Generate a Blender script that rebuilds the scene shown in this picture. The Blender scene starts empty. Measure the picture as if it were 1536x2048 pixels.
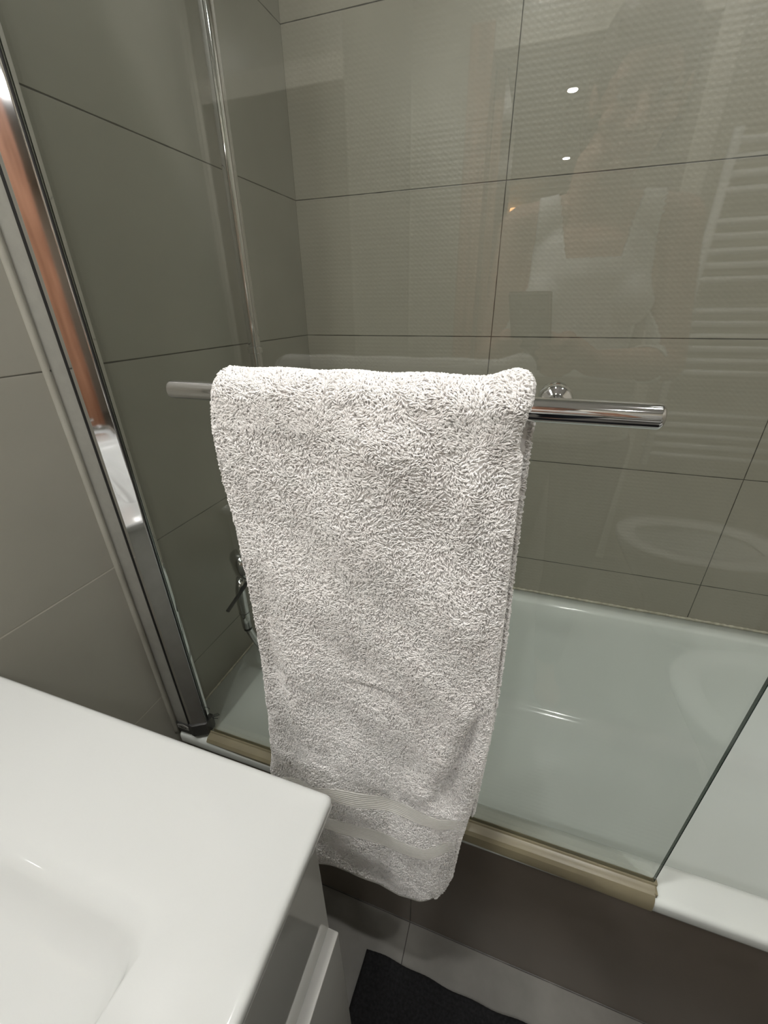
import bpy, bmesh, math, random
import numpy as np
from mathutils import Vector, Matrix

random.seed(7); rng = np.random.default_rng(11)
C = bpy.context.scene.collection
PI = math.pi

# ------------------------------------------------------------------ camera
cam_d = bpy.data.cameras.new('camera'); cam = bpy.data.objects.new('camera', cam_d); C.objects.link(cam)
cam_d.sensor_fit = 'HORIZONTAL'; cam_d.sensor_width = 36.0
cam_d.lens = 822.846 / 1536 * 36.0
cam_d.clip_start = 0.01; cam_d.clip_end = 50
CR = Vector((0.94861644, 0.31620277, -0.01194392))
CU = Vector((-0.13200813, 0.42976802, 0.89323754))
CF = Vector((-0.2875773, 0.84576312, -0.44942635))
CP = Vector((0.584778, -1.09163, 1.210677))
M = Matrix((CR, CU, -CF)).transposed().to_4x4(); M.translation = CP
cam.matrix_world = M
bpy.context.scene.camera = cam

# ------------------------------------------------------------------ world, exposure
w = bpy.data.worlds.new('world'); bpy.context.scene.world = w; w.use_nodes = True
w.node_tree.nodes['Background'].inputs[0].default_value = (0.02, 0.02, 0.02, 1)
w.node_tree.nodes['Background'].inputs[1].default_value = 1.0
vs = bpy.context.scene.view_settings
bpy.context.scene.display_settings.display_device = 'sRGB'
vs.view_transform = 'Standard'; vs.look = 'None'; vs.gamma = 1.0; vs.exposure = 0.0; vs.use_curve_mapping = False
DOWNLIGHT_W = 660.0      # emission strength of each bathroom downlight disc
HALL_W = 420.0
MIRROR_W = 115.0
# (x, y) of the bathroom downlights
DOWNLIGHTS = [(0.48, -0.90), (1.15, -0.90), (0.45, -1.85), (1.20, -1.85)]
CEIL = 2.40

# ------------------------------------------------------------------ materials
MATS = {}
def new_mat(name):
    m = bpy.data.materials.new(name); m.use_nodes = True
    return m, m.node_tree, m.node_tree.nodes['Principled BSDF']
def setp(b, **k):
    for key, v in k.items():
        n = {'col': 'Base Color', 'rough': 'Roughness', 'metal': 'Metallic', 'spec': 'Specular IOR Level',
             'coat': 'Coat Weight', 'coatr': 'Coat Roughness', 'sheen': 'Sheen Weight', 'sheenr': 'Sheen Roughness',
             'trans': 'Transmission Weight', 'ior': 'IOR', 'sss': 'Subsurface Weight'}[key]
        if isinstance(v, tuple) and len(v) == 3: v = (*v, 1)
        b.inputs[n].default_value = v
def noise_mix(nt, b, c1, c2, scale, detail=3, bump=0.0, bscale=None, coord='Object', lo=0.35, hi=0.65):
    N, L = nt.nodes, nt.links
    tc = N.new('ShaderNodeTexCoord'); no = N.new('ShaderNodeTexNoise')
    no.inputs['Scale'].default_value = scale; no.inputs['Detail'].default_value = detail
    L.new(tc.outputs[coord], no.inputs['Vector'])
    cr = N.new('ShaderNodeValToRGB'); L.new(no.outputs['Fac'], cr.inputs['Fac'])
    cr.color_ramp.elements[0].position = lo; cr.color_ramp.elements[1].position = hi
    cr.color_ramp.elements[0].color = (*c1, 1); cr.color_ramp.elements[1].color = (*c2, 1)
    L.new(cr.outputs['Color'], b.inputs['Base Color'])
    if bump:
        n2 = N.new('ShaderNodeTexNoise'); n2.inputs['Scale'].default_value = bscale or scale * 8
        n2.inputs['Detail'].default_value = 4
        L.new(tc.outputs[coord], n2.inputs['Vector'])
        bu = N.new('ShaderNodeBump'); bu.inputs['Strength'].default_value = bump; bu.inputs['Distance'].default_value = 0.002
        L.new(n2.outputs['Fac'], bu.inputs['Height']); L.new(bu.outputs['Normal'], b.inputs['Normal'])
def simple(name, col, rough=0.5, metal=0.0, c2=None, scale=30, bump=0.0, bscale=None, **k):
    m, nt, b = new_mat(name); setp(b, col=col, rough=rough, metal=metal, **k)
    if c2 is None: c2 = tuple(x * 0.93 for x in col)
    noise_mix(nt, b, c2, col, scale, bump=bump, bscale=bscale)
    return m
def math_node(nt, op, a, b=None, c=None):
    n = nt.nodes.new('ShaderNodeMath'); n.operation = op
    for i, v in enumerate((a, b, c)):
        if v is None: continue
        if hasattr(v, 'links') or hasattr(v, 'is_linked'): nt.links.new(v, n.inputs[i])
        else: n.inputs[i].default_value = v
    return n.outputs[0]

def tile_mat(name, c1, c2, uaxis, u0, du, vaxis, v0, dv, grout, gw=0.0016, rough=0.34, weave=0.0, vphase=0.0, stag=0.0):
    """large-format tile: seams at u0+k*du and v0+k*dv in world metres, a fine woven relief if weave>0"""
    m, nt, b = new_mat(name); N, L = nt.nodes, nt.links
    geo = N.new('ShaderNodeNewGeometry'); sep = N.new('ShaderNodeSeparateXYZ'); L.new(geo.outputs['Position'], sep.inputs[0])
    ax = {'x': sep.outputs[0], 'y': sep.outputs[1], 'z': sep.outputs[2]}
    U, V = ax[uaxis], ax[vaxis]
    def seam(co, o, d):
        s = math_node(nt, 'SUBTRACT', co, o - 0.5 * d)
        f = math_node(nt, 'DIVIDE', s, d)
        f = math_node(nt, 'FRACT', math_node(nt, 'ADD', f, 100.0))
        a = math_node(nt, 'ABSOLUTE', math_node(nt, 'SUBTRACT', f, 0.5))
        return math_node(nt, 'MULTIPLY', a, d)           # distance to the seam
    dmin = math_node(nt, 'MINIMUM', seam(U, u0, du), seam(V, v0, dv))
    n0 = N.new('ShaderNodeTexNoise'); n0.inputs['Scale'].default_value = 25
    L.new(geo.outputs['Position'], n0.inputs['Vector'])
    gwv = math_node(nt, 'MULTIPLY_ADD', n0.outputs['Fac'], gw * 0.9, gw * 0.15)
    isg = math_node(nt, 'LESS_THAN', dmin, gwv)
    no = N.new('ShaderNodeTexNoise'); no.inputs['Scale'].default_value = 5; no.inputs['Detail'].default_value = 5
    no.inputs['Roughness'].default_value = 0.6
    L.new(geo.outputs['Position'], no.inputs['Vector'])
    cr = N.new('ShaderNodeValToRGB'); L.new(no.outputs['Fac'], cr.inputs['Fac'])
    cr.color_ramp.elements[0].position = 0.3; cr.color_ramp.elements[1].position = 0.7
    cr.color_ramp.elements[0].color = (*c1, 1); cr.color_ramp.elements[1].color = (*c2, 1)
    mx = N.new('ShaderNodeMix'); mx.data_type = 'RGBA'
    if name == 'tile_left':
        outer_low = math_node(nt, 'MULTIPLY', math_node(nt, 'LESS_THAN', U, -0.70), math_node(nt, 'LESS_THAN', V, 1.0))  # lower wall in front of the screen gets lighter grout
        gm = N.new('ShaderNodeMix'); gm.data_type = 'RGBA'; L.new(outer_low, gm.inputs['Factor'])
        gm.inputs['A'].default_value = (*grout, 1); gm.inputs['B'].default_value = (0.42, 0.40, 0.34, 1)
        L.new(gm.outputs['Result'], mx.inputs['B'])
    L.new(isg, mx.inputs['Factor']); L.new(cr.outputs['Color'], mx.inputs['A'])
    if name != 'tile_left': mx.inputs['B'].default_value = (*grout, 1)
    L.new(mx.outputs['Result'], b.inputs['Base Color'])
    b.inputs['Roughness'].default_value = rough
    # relief
    fine = N.new('ShaderNodeTexNoise'); fine.inputs['Scale'].default_value = 350; fine.inputs['Detail'].default_value = 2
    L.new(geo.outputs['Position'], fine.inputs['Vector'])
    h = math_node(nt, 'MULTIPLY', fine.outputs['Fac'], 0.25)
    if weave:
        pu, pv = 2 * PI / 0.0115, 2 * PI / 0.0095
        su = math_node(nt, 'SINE', math_node(nt, 'MULTIPLY', U, pu))
        sv = math_node(nt, 'SINE', math_node(nt, 'MULTIPLY', V, pv))
        prod = math_node(nt, 'MULTIPLY', sv, math_node(nt, 'MULTIPLY_ADD', su, 0.6, 0.7))
        h = math_node(nt, 'ADD', h, math_node(nt, 'MULTIPLY', prod, weave))
    edge = math_node(nt, 'MINIMUM', math_node(nt, 'DIVIDE', dmin, 0.0018), 1.0)
    h = math_node(nt, 'ADD', h, math_node(nt, 'MULTIPLY', edge, 1.2))
    bu = N.new('ShaderNodeBump'); bu.inputs['Strength'].default_value = 0.35; bu.inputs['Distance'].default_value = 0.0006
    L.new(h, bu.inputs['Height']); L.new(bu.outputs['Normal'], b.inputs['Normal'])
    return m

RIM = 0.43
Z0, DZ = 1.14, 0.2975
TC1, TC2, GR = (0.345, 0.325, 0.270), (0.375, 0.354, 0.297), (0.060, 0.056, 0.046)
m_tile_back = tile_mat('tile_back', TC1, TC2, 'x', 0.4897, 0.597, 'z', Z0, DZ, GR, weave=0.42)
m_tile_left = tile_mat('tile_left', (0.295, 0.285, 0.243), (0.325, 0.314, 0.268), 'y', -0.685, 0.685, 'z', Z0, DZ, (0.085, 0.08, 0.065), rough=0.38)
m_tile_other = tile_mat('tile_other', TC1, TC2, 'x', 0.4897, 0.597, 'z', Z0, DZ, GR)
m_tile_right = tile_mat('tile_right', TC1, TC2, 'y', -0.685, 0.597, 'z', Z0, DZ, GR)
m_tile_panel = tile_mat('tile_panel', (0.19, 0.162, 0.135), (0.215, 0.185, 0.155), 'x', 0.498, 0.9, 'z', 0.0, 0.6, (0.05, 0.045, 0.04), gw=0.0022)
m_floor = tile_mat('floor_tile', (0.140, 0.132, 0.116), (0.240, 0.232, 0.210), 'x', 0.498, 0.597, 'y', -0.6965, 0.597, (0.05, 0.045, 0.04), rough=0.45)
m_ceiling = simple('ceiling_paint', (0.52, 0.52, 0.50), 0.8)
m_hall = simple('hall_paint', (0.62, 0.58, 0.50), 0.8)
m_wood = None
def wood():
    m, nt, b = new_mat('varnished_wood'); N, L = nt.nodes, nt.links
    tc = N.new('ShaderNodeTexCoord'); mp = N.new('ShaderNodeMapping'); mp.inputs['Scale'].default_value = (18, 18, 1.2)
    L.new(tc.outputs['Object'], mp.inputs['Vector'])
    no = N.new('ShaderNodeTexNoise'); no.inputs['Scale'].default_value = 3; no.inputs['Detail'].default_value = 6
    L.new(mp.outputs[0], no.inputs['Vector'])
    cr = N.new('ShaderNodeValToRGB'); L.new(no.outputs['Fac'], cr.inputs['Fac'])
    cr.color_ramp.elements[0].color = (0.26, 0.115, 0.06, 1); cr.color_ramp.elements[1].color = (0.55, 0.28, 0.17, 1)
    cr.color_ramp.elements[0].position = .35; cr.color_ramp.elements[1].position = .65
    L.new(cr.outputs['Color'], b.inputs['Base Color']); setp(b, rough=0.35)
    return m
m_wood = wood()
m_tub = simple('bath_enamel', (0.86, 0.90, 0.87), 0.12, scale=6, c2=(0.84, 0.88, 0.85), coat=0.3)
m_ceramic = simple('white_ceramic', (0.635, 0.65, 0.635), 0.07, scale=5, c2=(0.625, 0.64, 0.625), coat=0.5)
m_chrome = simple('chrome', (0.82, 0.82, 0.83), 0.05, 1.0, scale=50, c2=(0.80, 0.80, 0.81))
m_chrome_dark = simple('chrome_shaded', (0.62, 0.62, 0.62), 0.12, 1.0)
m_satin = simple('satin_aluminium', (0.50, 0.50, 0.46), 0.36, 0.45, scale=80, bump=0.05, bscale=900)
m_black = simple('black_rubber', (0.012, 0.012, 0.012), 0.5)
m_cap = simple('grey_plastic_cap', (0.06, 0.06, 0.058), 0.4)
m_badge = simple('badge_metal', (0.45, 0.45, 0.42), 0.4, 0.3)
m_silicone = simple('old_silicone', (0.38, 0.372, 0.32), 0.4, c2=(0.35, 0.34, 0.29), scale=20)
m_caulk = simple('cream_caulk', (0.66, 0.63, 0.52), 0.5, c2=(0.45, 0.42, 0.33), scale=90, bump=0.5)
m_seal = simple('yellowed_plastic', (0.50, 0.445, 0.29), 0.3, c2=(0.34, 0.30, 0.20), scale=9, trans=0.4)
m_lacquer = simple('grey_lacquer', (0.47, 0.47, 0.45), 0.06, scale=4, coat=0.6)
m_ledge = simple('drawer_lacquer', (0.60, 0.60, 0.575), 0.16, scale=4)
m_towel = simple('terry_cotton', (0.97, 0.955, 0.935), 0.9, c2=(0.95, 0.925, 0.905), scale=45, sheen=0.25, sheenr=0.5)
m_band = simple('woven_cotton', (0.90, 0.885, 0.84), 0.8, c2=(0.85, 0.84, 0.79), scale=200)
m_mat = simple('black_chenille', (0.014, 0.014, 0.016), 0.95, c2=(0.006, 0.006, 0.007), scale=200)
m_skin = simple('skin', (0.52, 0.30, 0.21), 0.5, c2=(0.46, 0.25, 0.17), scale=20)
m_vest = simple('white_knit', (0.90, 0.91, 0.90), 0.9, bump=0.3, bscale=300)
m_trouser = simple('dark_denim', (0.03, 0.035, 0.05), 0.9, bump=0.3, bscale=300)
m_hair = simple('brown_hair', (0.05, 0.03, 0.02), 0.5, bump=0.6, bscale=120)
m_phone = simple('black_phone', (0.015, 0.015, 0.017), 0.12)
m_enamel = simple('white_enamel', (0.80, 0.80, 0.78), 0.2)
m_eye = simple('eye_white', (0.45, 0.42, 0.40), 0.3); m_iris = simple('eye_dark', (0.04, 0.02, 0.01), 0.2)
m_lip = simple('lip', (0.42, 0.16, 0.14), 0.4)
m_mirror = simple('mirror_silver', (0.9, 0.9, 0.9), 0.02, 1.0)
def emit(name, col, s):
    m, nt, b = new_mat(name); setp(b, col=(0.8, 0.8, 0.8))
    b.inputs['Emission Color'].default_value = (*col, 1); b.inputs['Emission Strength'].default_value = s
    return m
m_led = emit('downlight_led', (1.0, 0.985, 0.962), DOWNLIGHT_W)
m_led_hall = emit('hall_led', (1.0, 0.98, 0.94), HALL_W)
m_led_mirror = emit('mirror_led', (1.0, 0.97, 0.92), MIRROR_W)
m_warm = emit('warm_bulb', (1.0, 0.5, 0.2), 14.0)

def glass_mat(name, tint):
    """clear flat glass: straight transmission plus Fresnel reflection, the same on both faces"""
    m = bpy.data.materials.new(name); m.use_nodes = True; nt = m.node_tree; N, L = nt.nodes, nt.links
    for n in list(N): N.remove(n)
    out = N.new('ShaderNodeOutputMaterial'); tr = N.new('ShaderNodeBsdfTransparent'); tr.inputs[0].default_value = (*tint, 1)
    gl = N.new('ShaderNodeBsdfGlossy'); gl.inputs['Roughness'].default_value = 0.0
    gl.inputs['Color'].default_value = (1, 1, 1, 1)
    geo = N.new('ShaderNodeNewGeometry')
    ior = math_node(nt, 'MULTIPLY_ADD', geo.outputs['Backfacing'], 1 / 1.5 - 1.5, 1.5)
    fr = N.new('ShaderNodeFresnel'); L.new(ior, fr.inputs['IOR'])
    mix = N.new('ShaderNodeMixShader'); L.new(fr.outputs[0], mix.inputs[0]); L.new(tr.outputs[0], mix.inputs[1]); L.new(gl.outputs[0], mix.inputs[2])
    L.new(mix.outputs[0], out.inputs['Surface'])
    return m
m_glass = glass_mat('screen_glass', (0.915, 0.930, 0.915))
m_glass_edge = simple('glass_edge', (0.010, 0.028, 0.022), 0.1)

# ------------------------------------------------------------------ helpers
def link(name, me, mat=None, parent=None, smooth=False):
    o = bpy.data.objects.new(name, me); C.objects.link(o)
    if mat: me.materials.append(mat)
    if parent: o.parent = parent
    if smooth:
        for p in me.polygons: p.use_smooth = True
    return o
def mesh(name, verts, faces, mat=None, parent=None, smooth=False):
    me = bpy.data.meshes.new(name); me.from_pydata([tuple(v) for v in verts], [], faces); me.validate(); me.update()
    bm = bmesh.new(); bm.from_mesh(me); bmesh.ops.recalc_face_normals(bm, faces=bm.faces); bm.to_mesh(me); bm.free()
    return link(name, me, mat, parent, smooth)
def thing(name, label, cat, loc=(0, 0, 0), group=None):
    o = bpy.data.objects.new(name, None); C.objects.link(o); o.location = loc
    o.empty_display_size = 0.05
    return tag(o, label, cat, group)
def tag(o, label=None, cat=None, group=None, kind=None):
    if label: o['label'] = label
    if cat: o['category'] = cat
    if group: o['group'] = group
    if kind: o['kind'] = kind
    return o
def bev(o, wdt, seg=3, ang=35):
    m = o.modifiers.new('bevel', 'BEVEL'); m.width = wdt; m.segments = seg; m.limit_method = 'ANGLE'; m.angle_limit = math.radians(ang)
    for p in o.data.polygons: p.use_smooth = True
    wn = o.modifiers.new('wn', 'WEIGHTED_NORMAL'); wn.keep_sharp = False
    return o
def box(name, lo, hi, mat=None, parent=None, bevel=0, seg=3):
    # coordinates are world; the parent's location is removed
    off = parent.location if parent else Vector((0, 0, 0))
    if parent and parent.parent: off = off + parent.parent.location
    x0, y0, z0 = (lo[i] - off[i] for i in range(3)); x1, y1, z1 = (hi[i] - off[i] for i in range(3))
    v = [(x0, y0, z0), (x1, y0, z0), (x1, y1, z0), (x0, y1, z0), (x0, y0, z1), (x1, y0, z1), (x1, y1, z1), (x0, y1, z1)]
    f = [(0, 3, 2, 1), (4, 5, 6, 7), (0, 1, 5, 4), (1, 2, 6, 5), (2, 3, 7, 6), (3, 0, 4, 7)]
    o = mesh(name, v, f, mat, parent)
    if bevel: bev(o, bevel, seg)
    return o
def structure(o): o['kind'] = 'structure'; return o
def prism(name, pts2, axis, a0, a1, mat, parent=None, off=(0, 0, 0), smooth=False):
    """extrude a 2-D polygon; axis 'z': pts are (x,y); axis 'x': pts are (y,z); axis 'y': pts are (x,z)"""
    n = len(pts2); v = []
    for a in (a0, a1):
        for p, q in pts2:
            c = {'z': (p, q, a), 'x': (a, p, q), 'y': (p, a, q)}[axis]
            v.append(tuple(c[i] - off[i] for i in range(3)))
    f = [tuple(range(n)), tuple(range(2 * n - 1, n - 1, -1))] + [(i, (i + 1) % n, n + (i + 1) % n, n + i) for i in range(n)]
    return mesh(name, v, f, mat, parent, smooth)
def frame_of(d):
    d = Vector(d).normalized(); a = Vector((0, 0, 1)) if abs(d.z) < 0.9 else Vector((1, 0, 0))
    u = d.cross(a).normalized(); return d, u, d.cross(u)
def lathe(name, p0, axis, prof, mat, parent=None, n=32, off=(0, 0, 0)):
    """prof: list of (distance along the axis, radius)"""
    d, u, w_ = frame_of(axis); p0 = Vector(p0) - Vector(off); v = []; f = []
    for a, r in prof:
        for i in range(n):
            t = 2 * PI * i / n
            v.append(p0 + d * a + (u * math.cos(t) + w_ * math.sin(t)) * max(r, 1e-5))
    for k in range(len(prof) - 1):
        for i in range(n):
            f.append((k * n + i, k * n + (i + 1) % n, (k + 1) * n + (i + 1) % n, (k + 1) * n + i))
    f.append(tuple(range(n))); f.append(tuple(range((len(prof) - 1) * n, len(prof) * n)))
    o = mesh(name, v, f, mat, parent, True)
    e = o.modifiers.new('es', 'EDGE_SPLIT'); e.split_angle = math.radians(40)
    return o
def catmull(pts, k=8):
    pts = [Vector(p) for p in pts]; P = [pts[0] * 2 - pts[1]] + pts + [pts[-1] * 2 - pts[-2]]; out = []
    for i in range(1, len(P) - 2):
        for j in range(k):
            t = j / k; a, b, c, d = P[i - 1:i + 3]
            out.append(0.5 * ((2 * b) + (c - a) * t + (2 * a - 5 * b + 4 * c - d) * t * t + (3 * b - a - 3 * c + d) * t ** 3))
    out.append(pts[-1]); return out
def tube(name, pts, r, mat, parent=None, n=16, off=(0, 0, 0), radii=None, ring=None):
    pts = [Vector(p) - Vector(off) for p in pts]; v = []; f = []
    d, u, w_ = frame_of(pts[1] - pts[0])
    for k, p in enumerate(pts):
        t = (pts[min(k + 1, len(pts) - 1)] - pts[max(k - 1, 0)]).normalized()
        u = (u - t * u.dot(t)).normalized(); w_ = t.cross(u)
        rr = radii[k] if radii else r
        if ring: rr *= ring(k)
        for i in range(n):
            a = 2 * PI * i / n; v.append(p + (u * math.cos(a) + w_ * math.sin(a)) * rr)
    for k in range(len(pts) - 1):
        for i in range(n): f.append((k * n + i, k * n + (i + 1) % n, (k + 1) * n + (i + 1) % n, (k + 1) * n + i))
    f.append(tuple(range(n))); f.append(tuple(range((len(pts) - 1) * n, len(pts) * n)))
    return mesh(name, v, f, mat, parent, True)
def rrect(x0, x1, y0, y1, r, z, k=8):
    out = []
    for cx, cy, a0 in ((x1 - r, y1 - r, 0), (x0 + r, y1 - r, 90), (x0 + r, y0 + r, 180), (x1 - r, y0 + r, 270)):
        for i in range(k + 1):
            a = math.radians(a0 + 90 * i / k); out.append((cx + r * math.cos(a), cy + r * math.sin(a), z))
    return out
def loft(name, loops, mat, parent=None, cap0=False, cap1=True, off=(0, 0, 0), smooth=True):
    n = len(loops[0]); v = []; f = []
    for l in loops: v += [tuple(p[i] - off[i] for i in range(3)) for p in l]
    for k in range(len(loops) - 1):
        for i in range(n): f.append((k * n + i, k * n + (i + 1) % n, (k + 1) * n + (i + 1) % n, (k + 1) * n + i))
    if cap0: f.append(tuple(range(n)))
    if cap1: f.append(tuple(range((len(loops) - 1) * n, len(loops) * n)))
    return mesh(name, v, f, mat, parent, smooth)
def text_mesh(name, s, size, mat, mtx, parent=None, depth=0.0003):
    cu = bpy.data.curves.new(name + '_font', 'FONT'); cu.body = s; cu.size = size; cu.extrude = depth
    cu.align_x = 'CENTER'; cu.align_y = 'CENTER'
    to = bpy.data.objects.new(name + '_tmp', cu); C.objects.link(to)
    dg = bpy.context.evaluated_depsgraph_get(); me = bpy.data.meshes.new_from_object(to.evaluated_get(dg))
    bpy.data.objects.remove(to); bpy.data.curves.remove(cu)
    me.name = name; me.materials.clear()
    me.transform(mtx)
    return link(name, me, mat, parent)

# ------------------------------------------------------------------ the room
XR, YF, YB = 1.72, -2.40, 0.0
structure(box('floor', (-0.12, -6.6, -0.10), (XR + 0.12, 0.12, 0.0), m_floor))
structure(box('ceiling', (-0.12, -6.6, CEIL), (XR + 0.12, 0.12, CEIL + 0.1), m_ceiling))
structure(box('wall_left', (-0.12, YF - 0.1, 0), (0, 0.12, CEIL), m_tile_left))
structure(box('wall_back', (0, 0, 0), (XR, 0.12, CEIL), m_tile_back))
structure(box('wall_right', (XR, YF - 0.1, 0), (XR + 0.12, 0.12, CEIL), m_tile_right))
DX0, DX1, DH = 0.30, 1.03, 2.04
v = []; 
wf = [box('wall_front', (0, YF - 0.1, 0), (DX0, YF, CEIL), m_tile_other)]
structure(wf[0])
structure(box('wall_front_side', (DX1, YF - 0.1, 0), (XR, YF, CEIL), m_tile_other))
structure(box('wall_front_lintel', (DX0, YF - 0.1, DH), (DX1, YF, CEIL), m_tile_other))
# hallway beyond the open doorway
structure(box('wall_hallway_left', (-0.12, -6.6, 0), (0.0, YF - 0.1, CEIL), m_hall))
structure(box('wall_hallway_right', (1.30, -6.6, 0), (1.42, YF - 0.1, CEIL), m_hall))
structure(box('wall_hallway_end', (0, -6.6, 0), (1.30, -6.5, CEIL), m_hall))
# wooden door casing
dr = bpy.data.objects.new('door_1', None); C.objects.link(dr); dr.location = (DX0, YF, 0); structure(dr)
box('door_jamb', (DX0 - 0.075, YF - 0.11, 0), (DX0 + 0.012, YF + 0.018, DH + 0.07), m_wood, dr, 0.004)
box('door_jamb', (DX1 - 0.012, YF - 0.11, 0), (DX1 + 0.06, YF + 0.018, DH + 0.07), m_hall, dr, 0.004)
box('door_head', (DX0 + 0.012, YF - 0.11, DH - 0.012), (DX1 - 0.012, YF + 0.018, DH + 0.07), m_hall, dr, 0.004)
box('door_leaf', (DX0 + 0.013, -3.20, 0.01), (DX0 + 0.053, YF - 0.115, DH - 0.014), m_wood, dr, 0.003)
lathe('door_handle', (DX0 + 0.053, -3.13, 1.02), (1, 0, 0), [(0, .025), (.008, .025), (.009, .009), (.05, .009), (.05, .012), (.06, .012)], m_satin, dr, 20, off=dr.location)

# tiled front of the bath, and the caulk beads
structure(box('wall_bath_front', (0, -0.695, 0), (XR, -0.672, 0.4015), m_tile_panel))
def bead(name, p0, p1, r, mat, wob=0.25, n=160):
    p0, p1 = Vector(p0), Vector(p1)
    pts = [p0.lerp(p1, i / n) for i in range(n + 1)]
    return tube(name, pts, r, mat, None, 8, ring=lambda k: 1 + wob * (math.sin(k * 1.9) * 0.5 + random.uniform(-.5, .5)))
structure(bead('trim_1', (0.01, -0.0005, RIM + 0.0025), (XR - .01, -0.0005, RIM + 0.0025), 0.0038, m_caulk, 0.35, 330))
structure(bead('trim_2', (0.0005, -0.005, RIM + 0.0015), (0.0005, -0.66, RIM + 0.0015), 0.0025, m_caulk, 0.2, 160))
o = structure(bead('trim_3', (-0.0010, -0.7065, RIM + 0.005), (-0.0010, -0.7065, 2.0), 0.0048, m_silicone, 0.02, 200))

# ------------------------------------------------------------------ bathtub
tub = thing('bathtub', 'white enamel bathtub behind the glass screen along the tiled back wall', 'bathtub', (0.85, -0.35, 0))
TO = tub.location
L = []
def RR(x0, x1, y0, y1, r, z): L.append(rrect(x0, x1, y0, y1, r, z, 10))
XA, XB = 0.0012, 1.7188; YA, YC = -0.7055, -0.0012
RR(XA + .004, XB - .004, YA + 0.0115, YC - .004, 0.004, 0.402)
RR(XA + .002, XB - .002, YA + 0.0008, YC - .002, 0.004, 0.404)
RR(XA, XB, YA, YC, 0.004, 0.408)
RR(XA, XB, YA, YC, 0.004, 0.421)
RR(XA, XB, YA + .001, YC, 0.004, 0.4250)
RR(XA, XB, YA + .004, YC, 0.004, 0.4285)
RR(XA, XB, YA + .009, YC, 0.004, 0.4300)
RR(0.135, 1.640, -0.656, -0.038, 0.085, 0.4300)
RR(0.139, 1.636, -0.652, -0.042, 0.083, 0.4292)
RR(0.143, 1.632, -0.648, -0.046, 0.081, 0.4265)
RR(0.146, 1.629, -0.645, -0.049, 0.079, 0.4220)
RR(0.152, 1.612, -0.642, -0.052, 0.079, 0.39)
RR(0.175, 1.53, -0.630, -0.066, 0.085, 0.25)
RR(0.20, 1.46, -0.615, -0.084, 0.09, 0.13)
RR(0.215, 1.43, -0.600, -0.100, 0.10, 0.09)
RR(0.24, 1.40, -0.575, -0.125, 0.10, 0.067)
RR(0.29, 1.35, -0.53, -0.17, 0.10, 0.058)
RR(0.40, 1.25, -0.45, -0.25, 0.08, 0.055)
shell = loft('tub_shell', L, m_tub, tub, False, True, TO)
lathe('drain', (0.42, -0.35, 0.055), (0, 0, 1), [(0, .032), (.003, .032), (.004, .026), (.0042, .02), (.007, .018), (.008, .0)], m_chrome, tub, 28, TO)

# ------------------------------------------------------------------ shower screen
GY = -0.684; GX1 = 0.861; ZS0, ZS1 = 0.440, 1.98
scr = thing('shower_screen', 'clear glass shower screen with chrome wall frame standing on the bath rim', 'shower screen', (0.04, GY, RIM))
SO = scr.location
glass = box('glass_panel', (0.058, GY - 0.0026, 0.4352), (GX1 - 0.0012, GY + 0.0026, ZS1 - 0.01), m_glass, scr)
glass['label'] = 'clear greenish glass pane'
ge = box('glass_edge', (GX1 - 0.0010, GY - 0.0024, 0.4452), (GX1 + 0.0000, GY + 0.0024, ZS1 - 0.01), m_glass_edge, scr)
ge['label'] = 'dark green polished glass edge'
ch = prism('wall_channel', [(0.0008, -0.700), (0.0310, -0.700), (0.0325, -0.6985), (0.0325, -0.668), (0.0008, -0.668)], 'z', 0.462, ZS1, m_satin, scr, SO)
ch['label'] = 'satin aluminium wall channel'
gk = prism('rubber_gasket', [(0.0325, -0.7010), (0.0335, -0.7030), (0.0365, -0.7035), (0.0372, -0.7020), (0.0372, -0.672), (0.0325, -0.672)], 'z', 0.458, ZS1, m_black, scr, SO)
fr = prism('chrome_frame', [(0.0374, -0.6995), (0.0380, -0.7028), (0.0455, -0.7042), (0.0680, -0.6907), (0.0683, -0.6900), (0.0683, -0.6872), (0.0560, -0.6872), (0.0560, -0.6808), (0.0650, -0.6808), (0.0630, -0.674), (0.0375, -0.671)], 'z', 0.470, ZS1, m_chrome, scr, SO)
bev(fr, 0.0008, 2, 25)
prism('rubber_gasket', [(0.0683, -0.6892), (0.0696, -0.6888), (0.0696, -0.6872), (0.0683, -0.6872)], 'z', 0.470, ZS1, m_black, scr, SO)
c1 = prism('end_cap', [(0.0010, -0.7025), (0.0330, -0.7025), (0.0335, -0.700), (0.0335, -0.667), (0.0010, -0.667)], 'z', 0.4345, 0.462, m_cap, scr, SO)
bev(c1, 0.0012, 2)
c2 = prism('end_cap', [(0.0345, -0.7015), (0.0385, -0.7060), (0.0460, -0.7070), (0.0695, -0.6930), (0.0700, -0.6760), (0.0670, -0.6695), (0.0345, -0.6695)], 'z', 0.4400, 0.4705, m_cap, scr, SO)
bev(c2, 0.0012, 2)
# pale arched badge with dark raised lettering on the lower end cap
arc = [(0.0035, 0.447)] + [(0.0035 + 0.0270 * i / 12, 0.4560 + 0.0040 * math.sin(PI * i / 12)) for i in range(13)] + [(0.0305, 0.447)]
bd = prism('badge', arc, 'y', -0.7034, -0.7024, m_badge, c1, SO); bd['label'] = 'pale arched badge with dark letters'
mt = Matrix.Translation(Vector((0.017, -0.7036, 0.4522)) - SO) @ Matrix.Rotation(PI / 2, 4, 'X')
text_mesh('badge_lettering', 'VEDA', 0.0076, m_black, mt, c1)
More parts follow.
